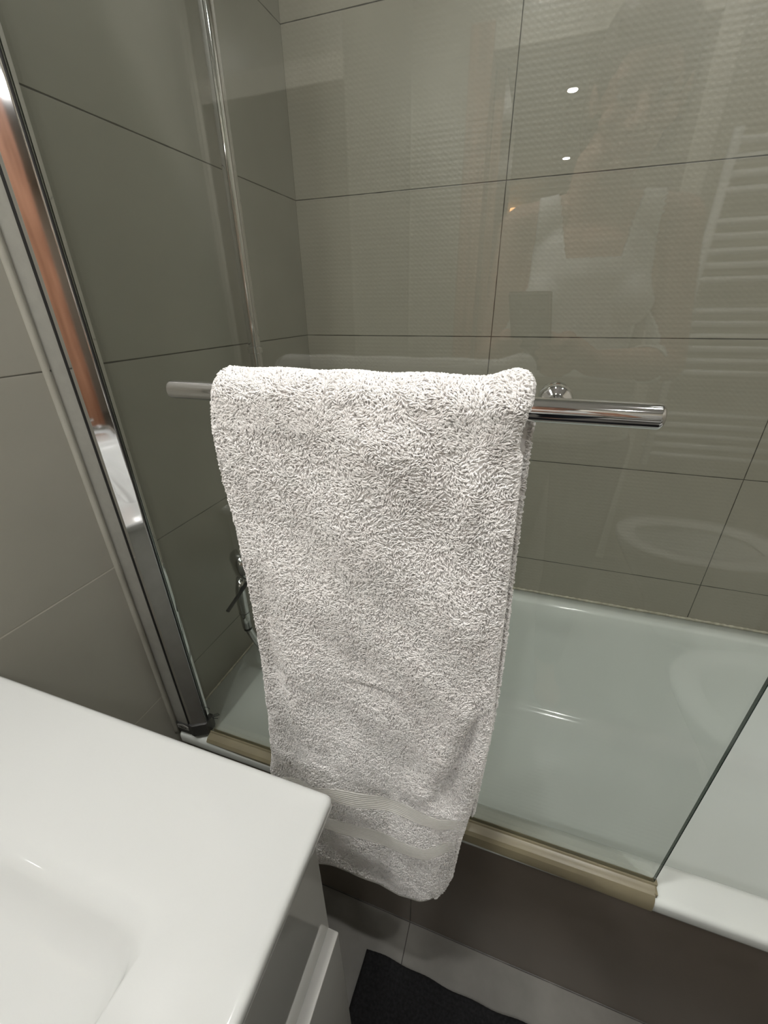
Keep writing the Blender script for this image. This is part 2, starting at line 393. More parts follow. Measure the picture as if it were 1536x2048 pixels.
# small printed safety mark in the lower corner of the pane
ang = math.radians(38)
mt = Matrix.Translation(Vector((0.093, GY - 0.0033, 0.500)) - SO) @ Matrix.Rotation(PI / 2, 4, 'X') @ Matrix.Rotation(ang, 4, 'Z')
pm = text_mesh('printed_mark', 'Lassa', 0.0130, m_black, mt, scr, 0.00005); pm['label'] = 'small dark printed word on the pane'
tube('printed_mark', [Vector((0.078 + 0.006 * math.cos(a), GY - 0.0032, 0.512 + 0.004 * math.sin(a))) for a in np.linspace(0.2, 2.6, 9)], 0.0005, m_black, scr, 6, off=SO)
tube('printed_mark', [Vector((0.086 + 0.012 * t, GY - 0.0032, 0.487 + 0.0045 * t)) for t in np.linspace(0, 1, 9)], 0.0005, m_black, scr, 6, off=SO)
# yellowed bottom seal, draped over the front lip of the bath
sp = [(-0.6890, 0.4450), (-0.6905, 0.4425), (-0.6960, 0.4410), (-0.7010, 0.4380), (-0.7050, 0.4325), (-0.7078, 0.4250), (-0.7088, 0.4150), (-0.7085, 0.4100),
      (-0.7062, 0.4100), (-0.7060, 0.4210), (-0.7030, 0.4285), (-0.6950, 0.4308), (-0.6790, 0.4308), (-0.6788, 0.4390), (-0.6803, 0.4390), (-0.6805, 0.4345), (-0.6872, 0.4345), (-0.6874, 0.4450)]
svl = []
for i in range(13):                                                # hangs lower towards the free end
    t = i / 12; xx = 0.0705 + (GX1 - 0.0705) * t
    svl.append([(xx, y if z > .4285 else -.7035 + (y + .7035) * t, z if z > .4285 else .4285 + (z - .4285) * t ** .8) for y, z in sp])
seal = loft('bottom_seal', svl, m_seal, scr, True, True, SO, False); bev(seal, 0.0006, 2, 20); seal['label'] = 'yellowed translucent plastic seal strip'
box('seal_tab', (GX1 - 0.001, -0.6888, 0.4360), (GX1 + 0.0045, -0.6795, 0.4440), m_seal, seal, 0.001)
box('seal_tab', (GX1 - 0.001, -0.7000, 0.4315), (GX1 + 0.0035, -0.6880, 0.4400), m_seal, seal, 0.001)

# ------------------------------------------------------------------ towel rail fixed to the pane
BY, BZ, BR = -0.740, 1.1345, 0.0098
rail = thing('towel_rail', 'round chrome towel rail bolted to the glass screen, carrying the towel', 'towel rail', (0.455, BY, BZ))
RO = rail.location
lathe('rail_bar', (0.231, BY, BZ), (1, 0, 0), [(0, .0072), (.0007, .0086), (.002, .0096), (.004, BR), (.449, BR), (.4505, .0096), (.4520, .0086), (.4527, .0075)], m_chrome, rail, 48, RO)
for x in (0.299, 0.611):
    post = lathe('rail_post', (x, BY, BZ - 0.002), (0, 1, 0), [(0, .0068), (.030, .0068), (.0365, .0072), (.0385, .0085), (.0400, .0125), (.0425, .0143), (.0480, .0148), (.0515, .0142), (.0528, .0125)], m_chrome, rail, 40, RO)
    lathe('rail_knob', (x, GY + 0.0032, BZ - 0.002), (0, 1, 0), [(0, .0125), (.001, .0145), (.008, .0148), (.012, .0125), (.0135, .006)], m_chrome, rail, 40, RO)

# ------------------------------------------------------------------ bath towel
def cub(xs, ys):
    xs = np.array(xs); ys = np.array(ys)
    return lambda q: np.interp(q, xs, ys)
zL = cub([.25, .40, .53, .585, .725, .846, .924, 1.01, 1.05, 1.10, 1.135, 1.16], [.262, .262, .270, .281, .293, .2985, .298, .296, .292, .291, .299, .307])
zR = cub([.25, .36, .50, .577, .678, .784, .837, .929, .988, 1.024, 1.063, 1.097, 1.107, 1.123, 1.14, 1.16], [.555, .574, .580, .586, .593, .597, .594, .592, .590, .589, .588, .587, .583, .584, .588, .590])
hem_f = cub([0, .262, .335, .398, .455, .492, .528, .553, .570, .583, .592], [.255, .255, .268, .300, .298, .287, .294, .310, .338, .385, .43])
b2b_f = cub([0, .262, .373, .423, .483, .532, .582, .61], [.41, .41, .428, .435, .438, .444, .478, .49])
b2t_f = cub([0, .262, .378, .424, .483, .531, .582, .61], [.445, .445, .466, .472, .475, .476, .508, .52])
b1b_f = cub([0, .262, .358, .410, .459, .506, .551, .585, .61], [.485, .490, .522, .528, .531, .531, .535, .553, .56])
b1t_f = cub([0, .262, .296, .361, .412, .460, .506, .550, .587, .61], [.500, .505, .524, .553, .565, .564, .565, .565, .582, .588])
def sm(a): return np.exp(-a * a)
def folds(x, z):
    """outward bulge of the front flap in metres"""
    d = 0.006 * sm((x - (.345 + .03 * (1.0 - z))) / .022) * np.clip((1.08 - z) / .2, 0, 1) * np.clip((z - .42) / .15, 0, 1)
    d -= 0.0050 * sm((x - (.318 - 0.02 * (z - .7))) / .014) * sm((z - .76) / .16)
    d += 0.0035 * sm((x - .47) / .06) * sm((z - .9) / .2)
    # soft ridge and pinch below the rail on the right
    d += 0.0050 * sm((x - (.560 - .10 * (1.12 - z))) / .010) * sm((z - 1.07) / .06)
    d -= 0.0050 * sm((x - (.583 - .02 * (1.12 - z))) / .008) * sm((z - 1.105) / .025)
    d += 0.0040 * sm((x - .56) / .02) * sm((z - .90) / .12)
    # diagonal overlap low on the right
    a, b = np.array([.574, .775]), np.array([.533, .580]); t = (b - a) / np.linalg.norm(b - a); n = np.array([-t[1], t[0]])
    s = (x - a[0]) * t[0] + (z - a[1]) * t[1]; q = (x - a[0]) * n[0] + (z - a[1]) * n[1]     # q>0 is to the right/below
    ln = np.linalg.norm(b - a); env = np.clip((z - .578) / .035, 0, 1) * np.clip((s + .05) / .07, 0, 1) * np.clip((ln + .03 - s) / .04, 0, 1)
    d -= 0.0120 * env * (1 / (1 + np.exp(-np.clip(q, -.05, .05) / .0028))) * sm(np.clip(q, 0, 1) / .035)
    d += 0.0045 * env * sm((q + .016) / .02)
    # short horizontal crease in the middle
    d -= 0.0028 * sm((z - (.790 + .10 * (x - .44))) / .0045) * sm((x - .450) / .026)
    d += 0.0018 * sm((z - .803) / .009) * sm((x - .450) / .03)
    # vertical creases gathering into the borders
    d += 0.0010 * np.sin(x * 62 + 0.6) * sm((z - .50) / .17)
    d += 0.0022 * np.sin(x * 21 + z * 9 + 1.1) + 0.0015 * np.sin(x * 43 - z * 17) + 0.0010 * np.sin(z * 51 + x * 30)
    d += 0.0035 * sm((x - .395) / .03) * sm((z - .35) / .06) - 0.004 * sm((x - .455) / .03) * sm((z - .34) / .05)
    return d
TT = 0.0115                                   # thickness of the folded cloth
RC = BR + TT / 2 + 0.0005
LF = 0.86; LA = PI * RC; LB = 0.60            # front length, arc over the rail, back length
def path(s):
    """centre line (y,z), outward normal (ny,nz); s from the front hem (0) over the rail to the back hem"""
    a = np.clip((s - LF) / RC, 0, PI)
    y = BY - RC * np.cos(a); z = BZ + RC * np.sin(a)
    z = np.where(s < LF, BZ - (LF - s), z); z = np.where(s > LF + LA, BZ - (s - LF - LA), z)
    return y, z, -np.cos(a), np.sin(a)
def outer(u, s):
    """point on the towel's visible outer face; u in 0..1 from left to right"""
    y, z, ny, nz = path(s)
    front = s < LF
    # warp heights on the front so that the hem and the borders fall where they should
    fz = z
    XL0, XR0 = zL(np.clip(z, .25, 1.16)), zR(np.clip(z, .25, 1.16))
    x = XL0 + (XR0 - XL0) * u
    H = hem_f(x); k = np.clip((BZ - z) / LF, 0, 1)
    zz = np.where(front, BZ - k * (BZ - H), z)
    XL1, XR1 = zL(np.clip(zz, .25, 1.16)), zR(np.clip(zz, .25, 1.16))
    XL1 = np.where(s > LF + LA, .300 + 0 * z, XL1); XR1 = np.where(s > LF + LA, .592 + .008 * sm((z - .80) / .2), XR1)
    x = XL1 + (XR1 - XL1) * u
    ru = np.minimum(u, 1 - u) * (XR1 - XL1); rr = TT * 0.55
    c = np.clip(1 - ru / rr, 0, 1)
    th = TT / 2 * np.sqrt(np.clip(1 - c * c, 0, 1))
    fd = np.where(front, folds(x, zz) * np.clip((LF - s) / .04, 0, 1) * np.clip(ru / .02, 0.25, 1), 0.0005 * np.sin(x * 90))
    # low right corner curls back towards the bath
    curl = np.where(front, 0.020 * np.clip((u - .86) / .14, 0, 1) ** 2 * np.clip((.60 - zz) / .2, 0, 1), 0)
    lift = th + fd * 1.35 + np.where((s > LF - .03) & (s < LF + LA), .0055 * sm((u - .955) / .045) * sm((s - LF - LA * .45) / .025), 0)
    return x, y + ny * lift + curl, zz + nz * lift, th + np.clip(-lift - .003, 0, 1), curl
def inner(u, s):
    x, y, z, th, curl = outer(u, s)
    yc, zc, ny, nz = path(s)
    return x, yc - ny * th + curl, np.where(s < LF, z, zc - nz * th)
towel = thing('bath_towel', 'white terry bath towel hanging folded over the chrome rail', 'towel', (0.44, BY, BZ))
WO = np.array(towel.location)
def grid_faces(nu, nv, base=0):
    i, j = np.meshgrid(np.arange(nu - 1), np.arange(nv - 1), indexing='xy'); a = base + j * nu + i
    return np.stack([a, a + 1, a + nu + 1, a + nu], -1).reshape(-1, 4)
def np_mesh(name, V, F, mat, parent, smooth=True):
    me = bpy.data.meshes.new(name); V = np.ascontiguousarray(V, dtype=np.float32); F = np.ascontiguousarray(F, dtype=np.int32)
    me.vertices.add(len(V)); me.vertices.foreach_set('co', V.ravel())
    me.loops.add(F.size); me.loops.foreach_set('vertex_index', F.ravel())
    me.polygons.add(len(F)); me.polygons.foreach_set('loop_start', np.arange(0, F.size, F.shape[1], dtype=np.int32))
    me.update(calc_edges=True)
    o = link(name, me, mat, parent)
    if smooth: me.polygons.foreach_set('use_smooth', np.ones(len(F), dtype=bool))
    return o
nu, nv = 150, 420
uu = 0.5 - 0.5 * np.cos(np.linspace(0, PI, nu)); uu = 0.35 * uu + 0.65 * np.linspace(0, 1, nu)
ss = np.concatenate([np.linspace(0, .02, 8), np.linspace(.024, LF - .01, 260), np.linspace(LF - .006, LF + LA + .004, 40), np.linspace(LF + LA + .01, LF + LA + LB, 112)])
nv = len(ss)
U, S = np.meshgrid(uu, ss)
x, y, z, _, _ = outer(U, S); Vo = np.stack([x, y, z], -1).reshape(-1, 3)
x, y, z = inner(U, S); Vi = np.stack([x, y, z], -1).reshape(-1, 3)
Fo = grid_faces(nu, nv); Fi = grid_faces(nu, nv, nu * nv)[:, ::-1]
N1 = nu * nv; side = []
for j in range(nv - 1):
    a = j * nu; side += [(a, a + nu, N1 + a + nu, N1 + a)]
    a = j * nu + nu - 1; side += [(a + nu, a, N1 + a, N1 + a + nu)]
for i in range(nu - 1):
    side += [(i + 1, i, N1 + i, N1 + i + 1)]; a = (nv - 1) * nu + i; side += [(a, a + 1, N1 + a + 1, N1 + a)]
base_V = np.concatenate([Vo, Vi]) - WO; base_F = np.concatenate([Fo, Fi, np.array(side)])
# terry loops, each a short bent yarn, part of the cloth itself
def loops(n, s0, s1, sc=1.0, fringe=False, u0=0.0, u1=1.0):
    s = rng.uniform(s0, s1, n); u = rng.uniform(u0, u1, n)
    if fringe: u = np.where(rng.random(n) < .5, rng.uniform(0, .02, n), rng.uniform(.975, 1, n))
    e = 1e-3
    P = np.stack(outer(u, s)[:3], -1)
    if fringe:
        u = np.where(u < .5, u * .35, 1 - (1 - u) * .35); P = np.stack(outer(u, s)[:3], -1); Q = np.stack(inner(u, s), -1)
        off_ = (Q - P) * rng.random(n)[:, None]
    sg = np.where(u > .5, -1., 1.)[:, None]; s2 = np.where(s > LF, -1., 1.)[:, None]
    du = (np.stack(outer(u + e * sg[:, 0], s)[:3], -1) - P) * sg; ds = (np.stack(outer(u, s + e * s2[:, 0])[:3], -1) - P) * s2
    du /= np.linalg.norm(du, axis=1, keepdims=True) + 1e-12
    Nn = np.cross(du, ds); Nn /= np.linalg.norm(Nn, axis=1, keepdims=True) + 1e-12
    yc, zc, ny, nz = path(s)
    sgn = np.sign(Nn[:, 1] * ny + Nn[:, 2] * nz + 1e-9); Nn *= sgn[:, None]
    edge = np.clip(1 - np.minimum(u, 1 - u) * .3 / .006, 0, 1)
    if fringe: edge = np.ones(n); P = P + off_; Nn = Nn * rng.choice([-1., 1.], n, p=[.5, .5])[:, None] if s0 >= LF else Nn
    ex = np.zeros_like(Nn); ex[:, 0] = np.where(u < .5, -1, 1)
    Nn = Nn * (1 - (.75 if s0 < LF or not fringe else .3) * edge[:, None]) + ex * edge[:, None]; Nn /= np.linalg.norm(Nn, axis=1, keepdims=True)
    x, z = P[:, 0], P[:, 2]
    if s0 < LF:
        # no pile on the woven borders and the hem
        fr_ = s < LF
        bad = fr_ & (((z > b1b_f(x)) & (z < b1t_f(x))) | ((z > b2b_f(x)) & (z < b2t_f(x))) | (z < hem_f(x) + .010))
        bad &= (u < .955)
        keep = ~bad; P, Nn, du, x, z, u = (q[keep] for q in (P, Nn, du, x, z, u)); n = len(P)
    T2 = np.cross(Nn, du); T2 /= np.linalg.norm(T2, axis=1, keepdims=True) + 1e-12; T1 = np.cross(T2, Nn)
    ph = 1.5 * np.sin(x * 48 + 2.1 * np.sin(z * 23)) + 1.3 * np.sin(z * 61 + 1.7 * np.sin(x * 37)) + .8 * np.sin(x * 131 + z * 97) + .6 * np.sin(z * 170 - x * 90) + .5 + rng.normal(0, .42, n)
    D = T1 * np.cos(ph)[:, None] + T2 * np.sin(ph)[:, None]; Sd = np.cross(Nn, D)
    k = sc * rng.uniform(.75, 1.25, n)[:, None] * 1e-3
    cu = rng.normal(0, .8, n)[:, None]
    prof = [(-.3, -.5, 0, .50), (1.2, -.35, .05, .62), (2.15, .30, .2, .66), (2.45, 1.30, .5, .64), (1.9, 2.25, .9, .58), (.9, 2.8, 1.1, .38)]
    rings = []
    for i, (h, l, c, r) in enumerate(prof):
        ctr = P + (Nn * h + D * l + Sd * (c * cu)) * k
        h0, l0 = prof[max(i - 1, 0)][:2]; h1, l1 = prof[min(i + 1, 5)][:2]
        tn = Nn * (h1 - h0) + D * (l1 - l0); tn /= np.linalg.norm(tn, axis=1, keepdims=True)
        bn = np.cross(tn, Sd)
        for q in range(4):
            a = q * PI / 2 + .4; rings.append(ctr + (Sd * math.cos(a) + bn * math.sin(a)) * (.92 * r * k))
    V = np.stack(rings, 1)                                         # n, 24, 3
    f = []
    for i in range(5):
        for q in range(4): f.append((i * 4 + q, i * 4 + (q + 1) % 4, (i + 1) * 4 + (q + 1) % 4, (i + 1) * 4 + q))
    f.append((23, 22, 21, 20))
    F = (np.arange(n)[:, None, None] * 24 + np.array(f)[None]).reshape(-1, 4)
    return V.reshape(-1, 3) - WO, F
parts_V, parts_F, basei = [base_V], [base_F], len(base_V)
for args in ((95000, 0.0, LF - .03, 1.0), (23000, LF - .03, LF + LA + .02, 1.0), (16000, LF + LA + .02, LF + LA + LB, 1.25), (15000, 0.03, LF + LA, 1.05, True), (9000, LF + LA, LF + LA + LB, 1.1, True)):
    V, F = loops(*args); parts_V.append(V); parts_F.append(F + basei); basei += len(V)
o = np_mesh('terry_cloth', np.concatenate(parts_V), np.concatenate(parts_F), m_towel, towel)
def border(name, lo, hi, ribs, lab, off0=.0018, rib=.0014, label=None):
    k = ribs * 8 + 1; us = np.linspace(.012, .985, 170)
    rows = []
    for j in range(k):
        f = j / (k - 1)
        # find s for each u so that the height is between the two curves
        xs = zL(.5) + (zR(.5) - zL(.5)) * us
        s = np.full_like(us, .2)
        for _ in range(25):
            x, y, z, _, _ = outer(us, s); zt = lo(x) + (hi(x) - lo(x)) * f
            s = np.clip(s + (zt - z), 0.0, LF)
        x, y, z, th, c = outer(us, s)
        hgt = off0 + rib * abs(math.sin(PI * f * ribs)) ** .6
        hgt *= 1.0 if 0 < j < k - 1 else 0.0
        rows.append(np.stack([x, y - hgt, z], -1))
    V = np.concatenate(rows) - WO
    # close it at the back so that it has thickness
    nb = len(V); Vb = V.copy(); Vb[:, 1] += .0012 + .0015
    F = grid_faces(170, k); Fb = F[:, ::-1] + nb
    ed = []
    for i in range(169):
        ed += [(i, nb + i, nb + i + 1, i + 1)]; a = (k - 1) * 170 + i; ed += [(a + 1, nb + a + 1, nb + a, a)]
    for j in range(k - 1):
        a = j * 170; ed += [(a + 170, nb + a + 170, nb + a, a)]; a += 169; ed += [(a, nb + a, nb + a + 170, a + 170)]
    b = np_mesh(name, np.concatenate([V, Vb]), np.concatenate([F, Fb, np.array(ed)]), m_band, towel)
    b['label'] = lab; return b
border('woven_border', b1b_f, b1t_f, 8, 'flat ribbed upper border')
border('woven_border', b2b_f, b2t_f, 8, 'flat ribbed lower border')
border('hem', lambda x: hem_f(x) + .0003, lambda x: hem_f(x) + .011, 1, 'stitched flat hem', .0010, .0012)

# ------------------------------------------------------------------ shower riser, mixer, handset, hose
ris = thing('shower_riser_rail', 'tall chrome shower riser tube on the left wall above the bath', 'shower rail', (0.045, -0.315, 0.9))
lathe('riser_tube', (0.045, -0.315, 0.84), (0, 0, 1), [(0, .0110), (.001, .0122), (1.18, .0122), (1.181, .0110)], m_chrome, ris, 40, ris.location)
for z in (0.90, 1.93):
    lathe('wall_bracket', (0.0008, -0.315, z), (1, 0, 0), [(0, .022), (.006, .022), (.008, .012), (.045, .012), (.055, .015), (.06, .010)], m_chrome, ris, 28, ris.location)
lathe('slider_ring', (0.045, -0.315, 1.125), (0, 0, 1), [(0, .013), (.001, .0150), (.012, .0150), (.013, .013)], m_chrome, ris, 32, ris.location)
mix = thing('bath_mixer_tap', 'chrome bath mixer tap on the left wall, its lever showing past the towel', 'tap', (0.0, -0.35, 0.69))
MO = mix.location
lathe('mixer_body', (0.062, -0.455, 0.69), (0, 1, 0), [(0, .019), (.002, .023), (.034, .023), (.036, .019), (.174, .019), (.176, .023), (.208, .023), (.210, .019)], m_chrome, mix, 36, MO)
for yy in (-0.378, -0.262):
    lathe('wall_union', (0.0008, yy, 0.69), (1, 0, 0), [(0, .028), (.005, .028), (.011, .017), (.055, .016)], m_chrome, mix, 28, MO)
lathe('spout', (0.07, -0.35, 0.685), (0.9, 0, -0.35), [(0, .013), (.10, .0115), (.112, .013), (.118, .011)], m_chrome, mix, 28, MO)
lv = box('lever', (-0.0034, -0.152, -0.0020), (0.0034, 0.0, 0.0020), m_black, None, 0.0008)  # dark reflection on the chrome lever put in as black colour
lv.parent = mix; lv.location = Vector((0.090, -0.447, 0.722)) - MO; lv.rotation_euler = (math.radians(16), 0, 0)
lathe('lever_hub', (0.064, -0.437, 0.694), (0.62, 0, 0.75), [(0, .012), (.038, .010), (.040, .008)], m_chrome, mix, 24, MO)
lv['label'] = 'thin flat lever, its dark reflection painted as black'
hs = thing('hand_shower', 'chrome hand shower hanging head-up beside the towel edge', 'hand shower', (0.075, -0.50, 0.60))
HO = hs.location
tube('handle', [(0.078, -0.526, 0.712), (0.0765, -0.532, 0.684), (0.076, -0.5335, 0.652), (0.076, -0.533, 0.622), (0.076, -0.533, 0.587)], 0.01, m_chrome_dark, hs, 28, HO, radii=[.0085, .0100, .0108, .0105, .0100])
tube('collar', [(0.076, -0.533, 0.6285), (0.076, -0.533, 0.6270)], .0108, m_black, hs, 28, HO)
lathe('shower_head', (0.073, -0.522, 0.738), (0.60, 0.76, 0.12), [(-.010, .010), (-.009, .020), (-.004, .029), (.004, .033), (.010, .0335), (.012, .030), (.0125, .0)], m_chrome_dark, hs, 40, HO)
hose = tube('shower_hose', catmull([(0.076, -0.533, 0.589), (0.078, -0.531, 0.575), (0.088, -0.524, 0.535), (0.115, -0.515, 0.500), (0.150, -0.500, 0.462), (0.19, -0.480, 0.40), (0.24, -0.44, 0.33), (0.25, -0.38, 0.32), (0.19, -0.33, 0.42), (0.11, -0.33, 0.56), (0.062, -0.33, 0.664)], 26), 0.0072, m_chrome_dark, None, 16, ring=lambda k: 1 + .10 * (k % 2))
tag(hose, 'ribbed grey metal shower hose dropping from the hand shower into the bath', 'hose')
hose2 = tube('hose_nut', [(0.076, -0.533, 0.588), (0.0765, -0.533, 0.580)], .0085, m_black, hs, 20, HO)

# ------------------------------------------------------------------ vanity unit
VX, VY0, VY1, VZ = 0.472, -0.908, -1.70, 0.83
basin = thing('washbasin', 'glossy white ceramic washbasin top on the grey cabinet', 'washbasin', (0.236, -1.3, VZ - 0.016))
BO = basin.location
Lp = []
def BB(ins, z, r): Lp.append(rrect(0.0008 + ins, VX - ins, VY1 + ins, VY0 - ins, r, z, 10))
Lp.append(rrect(0.205, 0.302, -1.395, -1.225, 0.030, VZ - 0.0990, 10)); Lp.append(rrect(0.098, 0.405, -1.605, -1.003, 0.020, VZ - 0.0163, 10))
BB(0.0035, VZ - 0.0160, 0.003); BB(0.001, VZ - 0.0148, 0.005); BB(0, VZ - 0.012, 0.006); BB(0, VZ - 0.0045, 0.006); BB(0.0010, VZ - 0.0018, 0.006); BB(0.0034, VZ - 0.0003, 0.005); BB(0.007, VZ, 0.003)
def IN(x0, x1, y0, y1, r, z): Lp.append(rrect(x0, x1, y0, y1, r, z, 10))
IN(0.100, 0.3930, -1.600, -1.0150, 0.022, VZ)
IN(0.101, 0.3920, -1.598, -1.0200, 0.022, VZ - 0.0003)
IN(0.103, 0.3905, -1.594, -1.0270, 0.022, VZ - 0.0016)
IN(0.105, 0.3885, -1.590, -1.0325, 0.021, VZ - 0.0055)
IN(0.107, 0.3865, -1.585, -1.0380, 0.021, VZ - 0.0110)
IN(0.110, 0.3835, -1.578, -1.0445, 0.021, VZ - 0.0165)
IN(0.116, 0.3785, -1.568, -1.0530, 0.022, VZ - 0.0215)
IN(0.126, 0.3700, -1.552, -1.0660, 0.024, VZ - 0.0270)
IN(0.140, 0.3570, -1.530, -1.0860, 0.028, VZ - 0.0340)
IN(0.158, 0.3400, -1.500, -1.1140, 0.032, VZ - 0.0435)
IN(0.180, 0.3180, -1.460, -1.1540, 0.036, VZ - 0.0570)
IN(0.200, 0.2980, -1.415, -1.2070, 0.040, VZ - 0.0740)
IN(0.214, 0.2840, -1.380, -1.2570, 0.036, VZ - 0.0870)
IN(0.222, 0.2760, -1.354, -1.2930, 0.030, VZ - 0.0930)
loft('basin_slab', Lp, m_ceramic, basin, True, True, BO)
lathe('basin_drain', (0.253, -1.32, VZ - 0.0930), (0, 0, 1), [(0, .03), (.003, .03), (.004, .024), (.006, .02), (.007, 0)], m_chrome, basin, 28, BO)
tap = thing('basin_tap', 'chrome single-lever tap standing on the washbasin near the wall', 'tap', (0.055, -1.32, VZ))
lathe('tap_body', (0.055, -1.32, VZ), (0, 0, 1), [(0, .026), (.006, .026), (.008, .021), (.10, .020), (.12, .021), (.125, .016)], m_chrome, tap, 32, tap.location)
tube('tap_spout', catmull([(0.06, -1.32, VZ + .08), (0.11, -1.32, VZ + .10), (0.16, -1.32, VZ + .098), (0.175, -1.32, VZ + .08)], 6), .011, m_chrome, tap, 20, tap.location)
box('tap_lever', (0.04, -1.328, VZ + .125), (0.13, -1.312, VZ + .133), m_chrome, tap, .003)
cab = thing('vanity_cabinet', 'grey gloss vanity cabinet with two drawers under the white washbasin', 'cabinet', (0.23, -1.3, 0.0))
KO = cab.location
KY0, KY1 = -0.932, -1.68
bm_c = bmesh.new()
ZT = VZ - 0.0165
for lo, hi in (((0.001, KY0 - .018, .14), (0.4435, KY0, ZT)), ((0.001, KY1, .14), (0.4435, KY1 + .018, ZT)), ((0.001, KY1 + .018, .14), (0.4435, KY0 - .018, .158)),
               ((0.001, KY1 + .018, .158), (0.012, KY0 - .018, ZT))):
    mc = Matrix.Translation([(lo[i] + hi[i]) / 2 - KO[i] for i in range(3)]) @ Matrix.Diagonal([hi[i] - lo[i] for i in range(3)] + [1])
    bmesh.ops.create_cube(bm_c, size=1, matrix=mc)
me_c = bpy.data.meshes.new('carcass'); bm_c.to_mesh(me_c); bm_c.free(); link('carcass', me_c, m_enamel, cab)
d1 = box('drawer', (0.4445, KY1, 0.632), (0.4640, KY0, VZ - 0.0195), m_lacquer, cab, 0.0012)
d2 = box('drawer', (0.4445, KY1, 0.145), (0.4745, KY0, 0.628), m_ledge, cab, 0.0015)
d2['label'] = 'deeper lower drawer front standing proud of the upper one'
for yy in (KY0 - .06, KY1 + .06):
    for xx in (0.05, 0.38):
        lathe('leg', (xx, yy, 0.0005), (0, 0, 1), [(0, .018), (.1395, .018)], m_satin, cab, 20, KO)

# wall mirror with lamp bar above the basin
mir = thing('wall_mirror', 'frameless wall mirror above the washbasin on the left wall', 'mirror', (0.0, -1.32, 1.4))
box('mirror_glass', (0.0008, -1.66, 1.05), (0.020, -1.02, 1.95), m_mirror, mir, 0.002)
ml = thing('mirror_lamp', 'slim bar lamp above the wall mirror', 'lamp', (0.0, -1.32, 2.0))
box('lamp_body', (0.0008, -1.50, 2.005), (0.085, -1.14, 2.025), m_chrome, ml, 0.003)
box('lamp_tube', (0.040, -1.49, 1.990), (0.080, -1.15, 2.0045), m_led_mirror, ml, 0.003)

# ------------------------------------------------------------------ bath mat
def bath_mat():
    t = tag_mat = None
    x0, x1, y0, y1 = 0.421, 1.20, -1.27, -0.767
    nx, ny = 300, 200; th = 0.016
    X, Y = np.meshgrid(np.linspace(x0, x1, nx), np.linspace(y0, y1, ny))
    e = np.minimum(np.minimum(X - x0, x1 - X), np.minimum(Y - y0, y1 - Y))
    Z = th * np.sqrt(np.clip(1 - np.clip(1 - e / .010, 0, 1) ** 2, 0, 1))
    row = np.floor((Y - y0) / .0105)
    bump = np.abs(np.sin(PI * (Y - y0) / .0105)) * np.abs(np.sin(PI * ((X - x0) / .0105 + .5 * (row % 2))))
    Z = Z + .0045 * np.sqrt(bump) * np.clip(e / .008, 0, 1) + rng.normal(0, .0004, X.shape) * (e > .004)
    wob = .0025 * np.sin(X * 17) + .0012 * np.sin(X * 71)
    Yw = Y + wob * np.clip(1 - (y1 - Y) / .06, 0, 1); Xw = X + .002 * np.sin(Y * 31) * np.clip(1 - (X - x0) / .06, 0, 1)
    V = np.stack([Xw, Yw, Z + .0008], -1).reshape(-1, 3); Vb = V.copy(); Vb[:, 2] = .0006
    F = grid_faces(nx, ny); n = len(V); ed = []
    for i in range(nx - 1): ed += [(i, n + i, n + i + 1, i + 1)]; a = (ny - 1) * nx + i; ed += [(a + 1, n + a + 1, n + a, a)]
    for j in range(ny - 1): a = j * nx; ed += [(a + nx, n + a + nx, n + a, a)]; a += nx - 1; ed += [(a, n + a, n + a + nx, a + nx)]
    o = np_mesh('bath_mat', np.concatenate([V, Vb]), np.concatenate([F, F[:, ::-1] + n, np.array(ed)]), m_mat, None)
    tag(o, 'black knobbly bath mat on the floor beside the bath', 'bath mat')
bath_mat()

# ------------------------------------------------------------------ ceiling downlights
def downlight(x, y, mat, label, group):
    t = thing('ceiling_downlight', label, 'ceiling light', (x, y, CEIL), group); o_ = t.location
    lathe('trim_ring', (x, y, CEIL - 0.0005), (0, 0, -1), [(0, .045), (.003, .045), (.005, .040), (.005, .031), (.001, .030)], m_enamel, t, 36, o_)
    lathe('led_disc', (x, y, CEIL - 0.0062), (0, 0, -1), [(0, .029), (.0015, .0285), (.002, .020)], mat, t, 36, o_)
where = ['nearest the vanity and the towel', 'between the bath and the bidet', 'nearest the doorway', 'above the toilet']
for (x, y), wh in zip(DOWNLIGHTS, where):
    downlight(x, y, m_led, 'small round recessed ceiling downlight ' + wh, 'bathroom downlights')
for (x, y), wh in zip(((0.616, -3.95), (0.657, -5.40)), ('nearest the bathroom doorway', 'farther down the hallway')):
    downlight(x, y, m_led_hall, 'small round hallway ceiling downlight ' + wh, 'hallway downlights')
sc = thing('wall_sconce', 'small warm wall lamp at the far end of the hallway', 'lamp', (0.30, -6.49, 2.1))
lathe('shade', (0.16, -6.45, 2.12), (0, 0, 1), [(0, .05), (.10, .035)], m_warm, sc, 24, sc.location)
box('wall_plate', (0.13, -6.4995, 2.10), (0.19, -6.485, 2.22), m_enamel, sc, .003)

# ------------------------------------------------------------------ towel radiator on the front wall
rad = thing('towel_radiator', 'white ladder towel radiator on the wall beside the doorway', 'radiator', (1.40, YF + 0.06, 0.8))
RR0 = rad.location
for x in (1.14, 1.64):
    tube('side_tube', [(x, YF + 0.06, 0.55), (x, YF + 0.06, 1.72)], 0.016, m_enamel, rad, 20, RR0)
for z0, n in ((0.60, 5), (0.95, 6), (1.28, 5), (1.55, 4)):
    for k in range(n):
        z = z0 + k * 0.045; tube('cross_tube', [(1.13, YF + 0.062, z), (1.65, YF + 0.062, z)], 0.0115, m_enamel, rad, 16, RR0)
for x in (1.14, 1.64):
    for z in (0.62, 1.65): lathe('wall_fixing', (x, YF + 0.0008, z), (0, 1, 0), [(0, .014), (.048, .012)], m_enamel, rad, 16, RR0)

